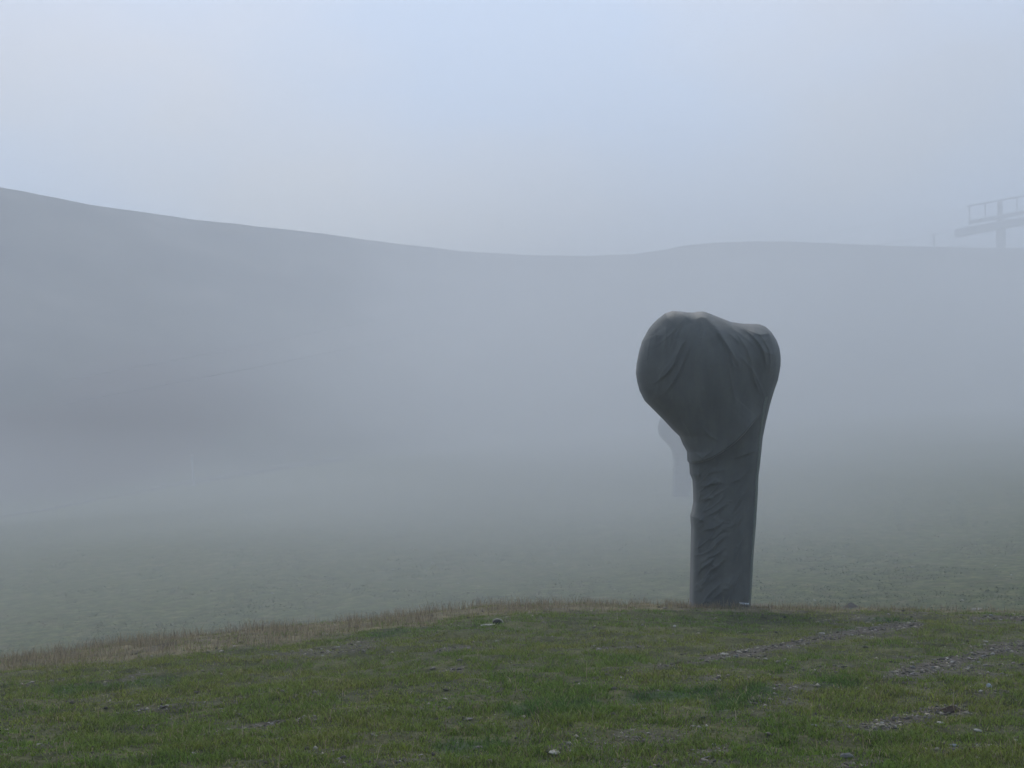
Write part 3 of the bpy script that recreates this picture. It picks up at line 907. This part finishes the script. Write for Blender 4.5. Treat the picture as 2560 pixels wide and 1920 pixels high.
# stones one can point at
NAMED = [
    (2385, 1866, 24, 'blue', 'blue-grey flat stone, brightest at the bottom right', 4, 1.5),
    (2117, 1894, 36, 'grey', 'grey rounded rock at the bottom edge, largest in the foreground', 3, 1.0),
    (2472, 1719, 15, 'blue', 'small upright blue-grey stone slab at the right edge of the grass', 1, 2.2),
    (2444, 1831, 26, 'pale', 'flat cream stone lying in the grass at lower right', 2, 0.8),
    (2352, 1811, 27, 'pale', 'cream stone half hidden by a tuft beside the bare patch', 2, 0.9),
    (2035, 1818, 26, 'grey', 'flat grey stone in turf left of the lower bare patch', 4, 0.9),
    (2100, 1808, 18, 'grey', 'grey stone with dark shadow in turf below the gravel', 0, 0.9),
    (2055, 1586, 22, 'pale', 'white stone lying across the upper gravel strip', 4, 1.0),
    (2129, 1589, 12, 'pale', 'white round stone near the right end of the upper gravel strip', 3, 1.0),
    (2367, 1649, 12, 'pale', 'white stone in the middle of the right gravel strip', 1, 1.0),
    (2420, 1672, 14, 'pale', 'square pale stone at the lower edge of the right gravel strip', 3, 1.3),
    (2465, 1605, 16, 'pale', 'thin pale stone on grass above the right gravel strip', 4, 0.7),
    (2443, 1526, 32, 'pale', 'long pale flat stone on the crest at the far right', 4, 0.7),
    (1687, 1567, 10, 'pale', 'pale upright stone on the grass just below the snow gun', 1, 1.8),
    (1242, 1604, 10, 'pale', 'white stone in grass below the dark half-buried rock', 0, 1.0),
    (1570, 1677, 9, 'pale', 'white stone in mid meadow left of the brown scrape', 0, 1.0),
    (1553, 1696, 12, 'pale', 'white flat stone in mid meadow, lower of a close pair', 2, 1.0),
    (1234, 1811, 10, 'pale', 'white stone alone in the green lower middle of the meadow', 0, 1.0),
    (1170, 1799, 26, 'grey', 'long grey stone flush with turf in the lower middle', 4, 0.5),
    (680, 1640, 14, 'pale', 'pale stone edge beside the dry grass at left', 1, 1.2),
    (1385, 1885, 34, 'pale', 'pale flat stone on the bare spot at bottom centre', 2, 0.7),
    (1612, 1775, 22, 'pale', 'cream chip of stone lying in the lush green patch', 4, 0.7),
]
for (px, py, w, kd, lab, var, hs) in NAMED:
    stone_at(px, py, w, kd, lab, None, var, hs)
# white stone on the misty slope at the left, and the dark ball by the gun
stone_at(681, 1485, 11, 'pale', 'lone white stone on the misty slope beyond the crest at left', None, 0, 1.0, y0=26)
stone_at(1962, 1546, 9, 'dark', 'small round dark stone on the grass right of the snow gun', None, 3, 1.4, lift=0.15)
# half-buried dark rock with a pale curved edge, on a pale flat stone
stone_at(1222, 1566, 46, 'pale', 'flat pale stone under the dark half-buried rock on the crest', None, 4, 0.35)
hr = stone_at(1243, 1560, 26, 'dark', 'dark half-buried rock with a pale arched rim near the crest', None, 3, 1.1, tilt=0.0, lift=0.02)
rm = []
for i in range(15):
    a = math.pi * (0.02 + 0.86 * i / 14)
    rm.append((Vector((0.50 * math.cos(a) + 0.04, -0.12, 0.33 * math.sin(a))), Vector((math.cos(a), -0.2, math.sin(a))).normalized()))
rim_me = strip_mesh('rim', rm, 0.16, 0.05)
obj('rim', rim_me, M_pale, hr)

def alike(px, py, w, kd, label, group, y0=6.0, hs=1.0):
    return stone_at(px, py, w, kd, label, group, None, hs * random.uniform(0.7, 1.3), 0.25, y0)
def along_patch(pts, hw, n, wmin, wmax, kinds, label, group, y0=6.0):
    for _ in range(n):
        k = random.randrange(len(pts) - 1); f = random.random()
        x = pts[k][0] + f * (pts[k + 1][0] - pts[k][0]) + random.gauss(0, 14)
        y = pts[k][1] + f * (pts[k + 1][1] - pts[k][1]) + random.gauss(0, hw * 0.55)
        if x > 2600: continue
        alike(x, y, wmin + (wmax - wmin) * random.random() ** 2.2, random.choice(kinds), label, group, y0)
along_patch(BARE[0][0], 11, 26, 5, 15, ['pale', 'grey', 'grey'], 'small angular stone in the upper gravel strip right of the gun', 'stones of the upper gravel strip')
along_patch(BARE[1][0], 18, 30, 5, 15, ['pale', 'grey', 'grey'], 'small angular stone in the gravel strip at the right edge', 'stones of the right gravel strip')
along_patch(BARE[5][0], 16, 20, 6, 17, ['pale', 'grey', 'grey'], 'small stone in the bare patch at lower right', 'stones of the lower right bare patch')
along_patch([(2330, 1895), (2540, 1850)], 24, 12, 7, 20, ['grey', 'pale', 'grey'], 'stone among dark soil at the bottom right corner', 'stones of the bottom right corner')
along_patch(BARE[9][0], 6, 18, 5, 12, ['grey', 'pale'], 'small grey stone in the narrow bare strip at lower left', 'stones of the lower left strip')
along_patch(BARE[11][0], 14, 20, 5, 13, ['pale', 'grey'], 'pale stone in the sparse turf left of centre below the crest', 'stones below the crest left of centre')
along_patch([(330, 1775), (560, 1765), (700, 1735), (820, 1715)], 16, 18, 4, 10, ['pale', 'grey'], 'little pale stone in worn turf at middle left', 'stones of the worn turf at left')
along_patch([(1730, 1885), (1810, 1870)], 12, 9, 6, 15, ['pale', 'grey'], 'stone in the small gravel spot at the bottom edge right of centre', 'stones of the bottom gravel spot')
along_patch([(2430, 1545), (2600, 1548)], 8, 12, 5, 14, ['pale', 'grey'], 'stone in the gravel at the right end of the crest', 'stones at the right end of the crest')
for _ in range(40):
    x = random.uniform(850, 2540); y = random.uniform(1620, 1910)
    alike(x, y, random.uniform(3.5, 9), random.choice(['pale', 'pale', 'grey']), 'small pale stone scattered singly in the open grass', 'stones scattered in the open grass')
for _ in range(55):
    x = random.uniform(1920, 2560); y = random.uniform(1320, 1505)
    alike(x, y, random.uniform(4, 11) * (0.6 + (y - 1320) / 400), random.choice(['pale', 'pale', 'grey']), 'pale stone lying on the misty slope right of the gun', 'stones on the misty right slope', 27)
for _ in range(30):
    x = random.uniform(960, 1715); y = random.uniform(1400, 1490)
    alike(x, y, random.uniform(4, 9), random.choice(['pale', 'grey']), 'pale stone lying on the misty slope left of the gun', 'stones on the misty middle slope', 27)

# molehills on the crest
eh = NT('fresh_soil'); ehp = eh.n('ShaderNodeNewGeometry').outputs['Position']
ehn = eh.noise(18, 6, 0.7, ehp)
eh.principled(eh.ramp(ehn.outputs['Fac'], [(0.3, (0.030, 0.022, 0.016)), (0.7, (0.085, 0.062, 0.045))]).outputs['Color'], 0.95, 0.1, ehn.outputs['Fac'], 1.0, 0.03)
def molehill(px, py, wpx, hpx, label, y0=6.0):
    p = ground_hit(px, py, y0=y0)
    w = wpx * p.y / K / 2; h = hpx * p.y / K
    seg, rings = 40, 12
    vs_ = [(0, 0, h)]
    for i in range(1, rings + 1):
        r_ = i / rings
        for k in range(seg):
            a = 2 * math.pi * k / seg
            rr_ = r_ * (1 + 0.25 * (random.random() - .5))
            zz = h * (math.cos(math.pi * min(r_, 1)) * .5 + .5) * (1 + 0.5 * (random.random() - .5)) - (0.1 if i == rings else 0)
            vs_.append((w * rr_ * math.cos(a), 0.8 * w * rr_ * math.sin(a), zz))
    f3 = np.array([(0, 1 + k, 1 + (k + 1) % seg) for k in range(seg)])
    f4 = np.array([(1 + i * seg + k, 1 + (i + 1) * seg + k, 1 + (i + 1) * seg + (k + 1) % seg, 1 + i * seg + (k + 1) % seg) for i in range(rings - 1) for k in range(seg)])
    me = new_mesh('soil_mound', np.array(vs_), [f3, f4])
    o = obj('soil_mound', me, eh.m); o.location = p
    tag(o, label, 'soil mound', 'mounds of bare soil')
molehill(2128, 1519, 44, 10, 'brown molehill on the crest right of the snow gun')
molehill(1700, 1660, 50, 5, 'low brown scrape of bare soil in the meadow left of the upper gravel strip')
molehill(2380, 1775, 70, 9, 'dark mound of soil above the lower right bare patch')

# ------------------------------------------------------------------ gravel (loose bits nobody could count)
def scatter_points(n, y_lo, y_hi, power, px_lo=-60, px_hi=2620):
    """points on the near meadow, sampled so that their number per picture area stays even"""
    t = rng.random(n)
    e = 1 - power
    y = (y_lo ** e + t * (y_hi ** e - y_lo ** e)) ** (1 / e)
    u = (px_lo + rng.random(n) * (px_hi - px_lo) - 1280) / K
    return u * y * 1.02, y

gx0, gy0 = scatter_points(160000, 7.2, 23.5, 1.2)
gz0 = terrain(gx0, gy0)
bmk = bare_mask(gx0, gy0, gz0)
keep = rng.random(len(gx0)) < 0.012 + 0.26 * np.clip(bmk, 0, 1) ** 1.6
gx0, gy0, gz0 = gx0[keep], gy0[keep], gz0[keep]
n = len(gx0)
octv = np.array([(1, 0, 0), (0, 1, 0), (-1, 0, 0), (0, -1, 0), (0, 0, 1), (0, 0, -1)], float)
octf = np.array([(0, 1, 4), (1, 2, 4), (2, 3, 4), (3, 0, 4), (1, 0, 5), (2, 1, 5), (3, 2, 5), (0, 3, 5)])
size = (0.007 + 0.020 * rng.random(n) ** 2.5) * (0.75 + gy0 / 30)
ang = rng.random(n) * 2 * np.pi
sc = np.stack([size * (0.8 + 0.8 * rng.random(n)), size * (0.6 + 0.5 * rng.random(n)), size * (0.3 + 0.4 * rng.random(n))], 1)
v = octv[None] * sc[:, None] * (0.75 + 0.5 * rng.random((n, 6, 1)))
ca, sa = np.cos(ang)[:, None], np.sin(ang)[:, None]
tl = (rng.random((n, 1)) - 0.5) * 0.8
vx = v[..., 0] * ca - v[..., 1] * sa; vy = v[..., 0] * sa + v[..., 1] * ca; vz = v[..., 2] + vx * tl
gv = np.stack([vx + gx0[:, None], vy + gy0[:, None], vz + gz0[:, None] + (size * 0.15)[:, None]], -1).reshape(-1, 3)
gf = (octf[None] + (np.arange(n) * 6)[:, None, None]).reshape(-1, 3)
gm_me = new_mesh('gravel', gv, gf)
tone = 0.07 + 0.32 * rng.random(n) ** 2.2
tint = np.stack([tone * (1.0 + 0.08 * rng.random(n)), tone * 0.92, tone * (0.64 + 0.16 * rng.random(n))], 1)
set_color_attr(gm_me, 'tint', np.repeat(tint, 6, axis=0))
gr = NT('gravel_bits'); ga = gr.n('ShaderNodeAttribute'); ga.attribute_name = 'tint'
gr.principled(ga.outputs['Color'], 0.95, 0.15)
gravel = obj('gravel', gm_me, gr.m)
tag(gravel, 'loose grey gravel bits filling the bare patches of the meadow', 'gravel', kind='stuff')

# ------------------------------------------------------------------ grass
def blades(x, y, z, h, w, lean, azim, curl, tri=True):
    """tapered blades, two bent segments each"""
    n = len(x)
    dx, dy = np.cos(azim), np.sin(azim)
    # blades turn a broad side roughly to any direction
    fa = rng.random(n) * np.pi
    sx, sy = np.cos(fa) * w / 2, np.sin(fa) * w / 2
    mx = x + dx * lean * h * 0.35; my = y + dy * lean * h * 0.35; mz = z + h * 0.6
    tx_ = x + dx * lean * h * (0.8 + curl); ty_ = y + dy * lean * h * (0.8 + curl); tz_ = z + h * (1 - 0.35 * curl)
    V = np.stack([
        np.stack([x - sx, y - sy, z - 0.01], 1), np.stack([x + sx, y + sy, z - 0.01], 1),
        np.stack([mx - sx * .8, my - sy * .8, mz], 1), np.stack([mx + sx * .8, my + sy * .8, mz], 1),
        np.stack([tx_, ty_, tz_], 1)], 1)
    b = (np.arange(n) * 5)[:, None]
    q = np.concatenate([b, b + 1, b + 3, b + 2], 1); t = np.concatenate([b + 2, b + 3, b + 4], 1)
    return V.reshape(-1, 3), q, t

def blades_tri(x, y, z, h, w, lean, azim):
    n = len(x); fa = rng.random(n) * np.pi
    sx, sy = np.cos(fa) * w / 2, np.sin(fa) * w / 2
    V = np.stack([np.stack([x - sx, y - sy, z - 0.01], 1), np.stack([x + sx, y + sy, z - 0.01], 1),
                  np.stack([x + np.cos(azim) * lean * h, y + np.sin(azim) * lean * h, z + h], 1)], 1)
    return V.reshape(-1, 3), (np.arange(n) * 3)[:, None] + np.array([[0, 1, 2]])

N_TURF = 640000
tx0, ty0 = scatter_points(N_TURF, 7.2, 25.5, 0.99)
# two thirds of the blades gather in small tussocks
N_C = 38000
ctx, cty = scatter_points(N_C, 7.2, 25.5, 0.99)
ci = rng.integers(0, N_C, N_TURF)
crad = (0.018 + 0.04 * rng.random(N_C) ** 2)
tus = rng.random(N_TURF) < 0.62
tx0 = np.where(tus, ctx[ci] + rng.normal(0, 1, N_TURF) * crad[ci], tx0)
ty0 = np.where(tus, cty[ci] + rng.normal(0, 1, N_TURF) * crad[ci], ty0)
tuss_h = np.where(tus, rng.random(N_C)[ci], 0.2)
tz0 = terrain(tx0, ty0)
bare = bare_mask(tx0, ty0, tz0); lush = patch_mask(tx0, ty0, tz0, LUSH, 71, 1.0); dry = dry_mask(tx0, ty0, tz0)
thin = fbm(tx0 / 0.30, ty0 / 0.36, 55, 4, 0.65)
prob = (1 - 0.80 * bare) * (0.30 + 0.70 * sstep(0.40, 0.56, thin)) * (1 - 0.55 * dry)
keep = rng.random(N_TURF) < prob
tx0, ty0, tz0, bare, lush, dry, thin, tuss = (a[keep] for a in (tx0, ty0, tz0, bare, lush, dry, thin, tuss_h))
n = len(tx0)
h = (0.012 + 0.026 * rng.random(n) ** 1.6) * (0.65 + 0.9 * sstep(0.4, 0.7, thin)) * (1 + 0.55 * lush) * (0.8 + 0.6 * tuss) * (1 - 0.3 * bare)
h = h * (1 + 0.7 * (rng.random(n) > 0.985))
w = (0.0035 + 0.003 * rng.random(n)) * (0.8 + 0.045 * ty0)
FARB = ty0 > 12.5
lean_ = 0.5 + 0.9 * rng.random(n); azim_ = rng.random(n) * 2 * np.pi; curl_ = 0.3 * rng.random(n)
N_ = ~FARB
V, q, t = blades(tx0[N_], ty0[N_], tz0[N_], h[N_], w[N_], lean_[N_], azim_[N_], curl_[N_])
V3, t3 = blades_tri(tx0[FARB], ty0[FARB], tz0[FARB], h[FARB], w[FARB] * 1.15, lean_[FARB], azim_[FARB])
m1 = fbm(tx0 / 2.6, ty0 / 2.6, 301, 4); m2 = fbm(tx0 / 0.5, ty0 / 0.6, 305, 3)
yel = np.clip(0.9 * sstep(0.35, 0.68, m1) * 0.7 + 0.55 * (m2 - 0.42) * 2 + 0.35 * (rng.random(n) - 0.5) - 0.55 * lush, 0, 1)
green = np.array([0.138, 0.208, 0.036]); olive = np.array([0.225, 0.245, 0.052]); straw = np.array([0.32, 0.27, 0.15]); deep = np.array([0.075, 0.142, 0.034])
colb = green * (1 - yel[:, None]) + olive * yel[:, None]
colb = colb + (deep - colb) * (0.75 * lush)[:, None]
sfr = (rng.random(n) < 0.085 + 0.12 * yel + 0.35 * dry + 0.10 * bare)
colb = np.where(sfr[:, None], straw * (0.55 + 0.5 * rng.random((n, 1))), colb)
colb = colb * (0.45 + 1.05 * rng.random((n, 1)))
me = new_mesh('grass', np.concatenate([V, V3]), [q, np.concatenate([t, t3 + len(V)])])
set_color_attr(me, 'tint', np.concatenate([np.repeat(colb[N_], 5, axis=0), np.repeat(colb[FARB], 3, axis=0)]))
gs = NT('grass_blade'); ga = gs.n('ShaderNodeAttribute'); ga.attribute_name = 'tint'
gsp = gs.principled(ga.outputs['Color'], 0.75, 0.2)
gst = gs.n('ShaderNodeBsdfTranslucent'); gs.l(ga.outputs['Color'], gst.inputs['Color'])
gsm = gs.n('ShaderNodeMixShader'); gsm.inputs['Fac'].default_value = 0.4
gs.l(gsp.outputs['BSDF'], gsm.inputs[1]); gs.l(gst.outputs['BSDF'], gsm.inputs[2])
gs.l(gsm.outputs['Shader'], gs.out.inputs['Surface'])
grass = obj('grass', me, gs.m)
tag(grass, 'short patchy green turf covering the near meadow', 'grass', kind='stuff')

# dry bents along the crest, with a few stalks in the meadow
N_DRY = 75000
dx0, dy0 = scatter_points(N_DRY, 16.0, 27.0, 0.3)
dz0 = terrain(dx0, dy0)
dm = dry_mask(dx0, dy0, dz0)
cl_n = fbm(dx0 / 0.45, dy0 / 0.6, 401, 3, 0.6)
keep = rng.random(N_DRY) < dm * (0.15 + 0.85 * sstep(0.38, 0.62, cl_n))
dx0, dy0, dz0, cl_n = dx0[keep], dy0[keep], dz0[keep], cl_n[keep]
ns_ = 420
sx0, sy0 = scatter_points(ns_, 8.0, 22.0, 0.8)
# bents round the foot of the gun
fx0 = gp.x + rng.uniform(-0.8, 1.7, 3200); fy0 = gp.y - 0.5 - np.abs(rng.normal(0, 0.22, 3200))
fk = rng.random(3200) < sstep(0.30, 0.62, fbm(fx0 / 0.3, fy0 / 0.3, 405, 3)) * np.where(fx0 > gp.x + 0.15, 0.25, 1.0)
fx0, fy0 = fx0[fk], fy0[fk]
ax = np.concatenate([dx0, sx0, fx0]); ay = np.concatenate([dy0, sy0, fy0]); az_ = terrain(ax, ay)
n = len(ax); nd = len(dx0); nf = len(fx0)
leftf = np.interp(ax, [-9, -4, 0, 4], [1.0, 1.0, 0.9, 0.7])
hd = (0.04 + 0.17 * rng.random(n) ** 1.7) * leftf * (0.3 + 1.3 * np.concatenate([cl_n, np.full(ns_, .6), np.full(nf, .6)]))
hd[nd:nd + ns_] = 0.07 + 0.13 * rng.random(ns_) ** 2
hd[nd + ns_:] *= 0.75
wd = np.where(np.arange(n) < nd, 0.0045, 0.0045) * (0.7 + 0.6 * rng.random(n))
V, q, t = blades(ax, ay, az_, hd, wd, 0.15 + 0.45 * rng.random(n), rng.random(n) * 2 * np.pi, 0.35 * rng.random(n))
b1 = np.array([0.31, 0.25, 0.155]); b2 = np.array([0.17, 0.13, 0.085]); b3 = np.array([0.34, 0.29, 0.20])
rr = rng.random((n, 1))
cd = np.where(rr < 0.5, b1, np.where(rr < 0.75, b2, b3)) * (0.7 + 0.5 * rng.random((n, 1)))
me = new_mesh('dry_grass', V, [q, t])
set_color_attr(me, 'tint', np.repeat(cd, 5, axis=0))
dgrass = obj('dry_grass', me, gs.m)
tag(dgrass, 'dry beige bents standing along the crest of the meadow', 'grass', kind='stuff')

# coarse tufts on the misty floor beyond the crest
N_FAR = 120000
fx, fy = scatter_points(N_FAR, 27.0, 110.0, 1.1, -150, 2700)
fz = terrain(fx, fy)
fn = fbm(fx / 2.2, fy / 3.0, 501, 4, 0.6)
keep = rng.random(N_FAR) < sstep(0.40, 0.60, fn)
fx, fy, fz, fn = fx[keep], fy[keep], fz[keep], fn[keep]
n = len(fx)
V, q, t = blades(fx, fy, fz, 0.02 + 0.04 * rng.random(n), 0.02 + 0.03 * rng.random(n), 1.5 + 1.5 * rng.random(n), rng.random(n) * 6.28, 0.3 * rng.random(n))
yel = np.clip(2.5 * (fbm(fx / 5, fy / 5, 511, 3) - 0.4), 0, 1)[:, None]
cf_ = (np.array([0.07, 0.095, 0.035]) * (1 - yel) + np.array([0.13, 0.12, 0.065]) * yel) * (0.75 + 0.5 * rng.random((n, 1)))
me = new_mesh('far_grass', V, [q, t])
set_color_attr(me, 'tint', np.repeat(cf_, 5, axis=0))
fgrass = obj('far_grass', me, gs.m)
tag(fgrass, 'coarse mist-veiled tufts on the slope beyond the crest', 'grass', kind='stuff')

# ------------------------------------------------------------------ haze: one closed box of even mist round everything
zmin = float(gz_.min()) - 1.0
zmax = max(float(gz_.max()), (at(2700, 464, SY)).z) + 1.5
bx0, bx1, by0, by1 = gxs[0] - 2, gxs[-1] + 2, gys[0] - 2, gys[-1] + 2
hv = np.array([(x, y, z) for z in (zmin, zmax) for y in (by0, by1) for x in (bx0, bx1)])
hf = np.array([(0, 2, 3, 1), (4, 5, 7, 6), (0, 1, 5, 4), (2, 6, 7, 3), (0, 4, 6, 2), (1, 3, 7, 5)])
haze_me = new_mesh('haze', hv, hf)
hz = NT('mist')
pv = hz.n('ShaderNodeVolumePrincipled')
pv.inputs['Color'].default_value = (0.78, 0.85, 0.93, 1)
pv.inputs['Density'].default_value = HAZE_DENSITY
pv.inputs['Anisotropy'].default_value = 0.34
hz.l(pv.outputs['Volume'], hz.out.inputs['Volume'])
haze = obj('haze', haze_me, hz.m)
tag(haze, 'pale bluish mist filling the whole valley', 'mist', kind='stuff')

# ------------------------------------------------------------------ a drifting bank of denser fog lying on the valley floor, thinning out at all its edges
fb0, fb1 = (-190.0, 24.0, -13.0), (190.0, 336.0, 46.0)
bv = np.array([(x, y, z) for z in (fb0[2], fb1[2]) for y in (fb0[1], fb1[1]) for x in (fb0[0], fb1[0])])
bank_me = new_mesh('fog_bank', bv, hf.copy())
fb = NT('drifting_fog')
fpos = fb.n('ShaderNodeNewGeometry').outputs['Position']
fsep = fb.n('ShaderNodeSeparateXYZ'); fb.l(fpos, fsep.inputs['Vector'])
fno = fb.noise(0.022, 1.0, 0.5, fpos)
def mrange(v, a, b, lo=0.0, hi=1.0):
    m = fb.n('ShaderNodeMapRange'); m.interpolation_type = 'SMOOTHSTEP'
    m.inputs['From Min'].default_value = a; m.inputs['From Max'].default_value = b
    m.inputs['To Min'].default_value = lo; m.inputs['To Max'].default_value = hi
    fb.l(v, m.inputs['Value']); return m.outputs['Result']
def fmath(op, a, b):
    m = fb.n('ShaderNodeMath', operation=op)
    for k, v in enumerate((a, b)):
        if isinstance(v, (int, float)): m.inputs[k].default_value = v
        else: fb.l(v, m.inputs[k])
    return m.outputs['Value']
wob = fmath('MULTIPLY', fmath('SUBTRACT', fno.outputs['Fac'], 0.5), 60.0)
xe = fmath('ADD', fmath('ADD', fsep.outputs['X'], fmath('MULTIPLY', fsep.outputs['Y'], 0.17)), wob)
low = fmath('MULTIPLY', mrange(fsep.outputs['Z'], 4.0, -5.0, 0.0, 0.85), 1.0)
low = fmath('MULTIPLY', low, mrange(fsep.outputs['Y'], 150.0, 95.0))
side = fmath('MULTIPLY', fmath('MAXIMUM', mrange(xe, -14.0, 30.0, 0.30, 1.0), low), mrange(fsep.outputs['X'], -188.0, -120.0))
dens = fmath('MULTIPLY', side, mrange(fsep.outputs['X'], 188.0, 120.0))
dens = fmath('MULTIPLY', dens, fmath('MULTIPLY', mrange(fmath('SUBTRACT', fsep.outputs['Y'], fmath('MULTIPLY', fmath('MAXIMUM', fsep.outputs['X'], -6.0), 0.7)), 25.0, 52.0), mrange(fsep.outputs['Y'], 335.0, 290.0)))
zf = mrange(fmath('ADD', fsep.outputs['Z'], fmath('MULTIPLY', wob, 0.3)), 44.0, -6.0)
dens = fmath('MULTIPLY', dens, fmath('POWER', zf, 1.3))
dens = fmath('MULTIPLY', dens, mrange(fsep.outputs['Y'], 24.0, 32.0))
dens = fmath('MULTIPLY', dens, mrange(fno.outputs['Fac'], 0.36, 0.60, 0.30, 1.0))
fpv = fb.n('ShaderNodeVolumePrincipled')
fpv.inputs['Color'].default_value = (0.88, 0.91, 0.94, 1)
fpv.inputs['Anisotropy'].default_value = 0.40
fb.l(fmath('MULTIPLY', dens, 0.029), fpv.inputs['Density'])
fb.l(fpv.outputs['Volume'], fb.out.inputs['Volume'])
bank = obj('fog_bank', bank_me, fb.m)
tag(bank, 'bright bank of drifting fog lying behind the snow gun', 'fog', kind='stuff')
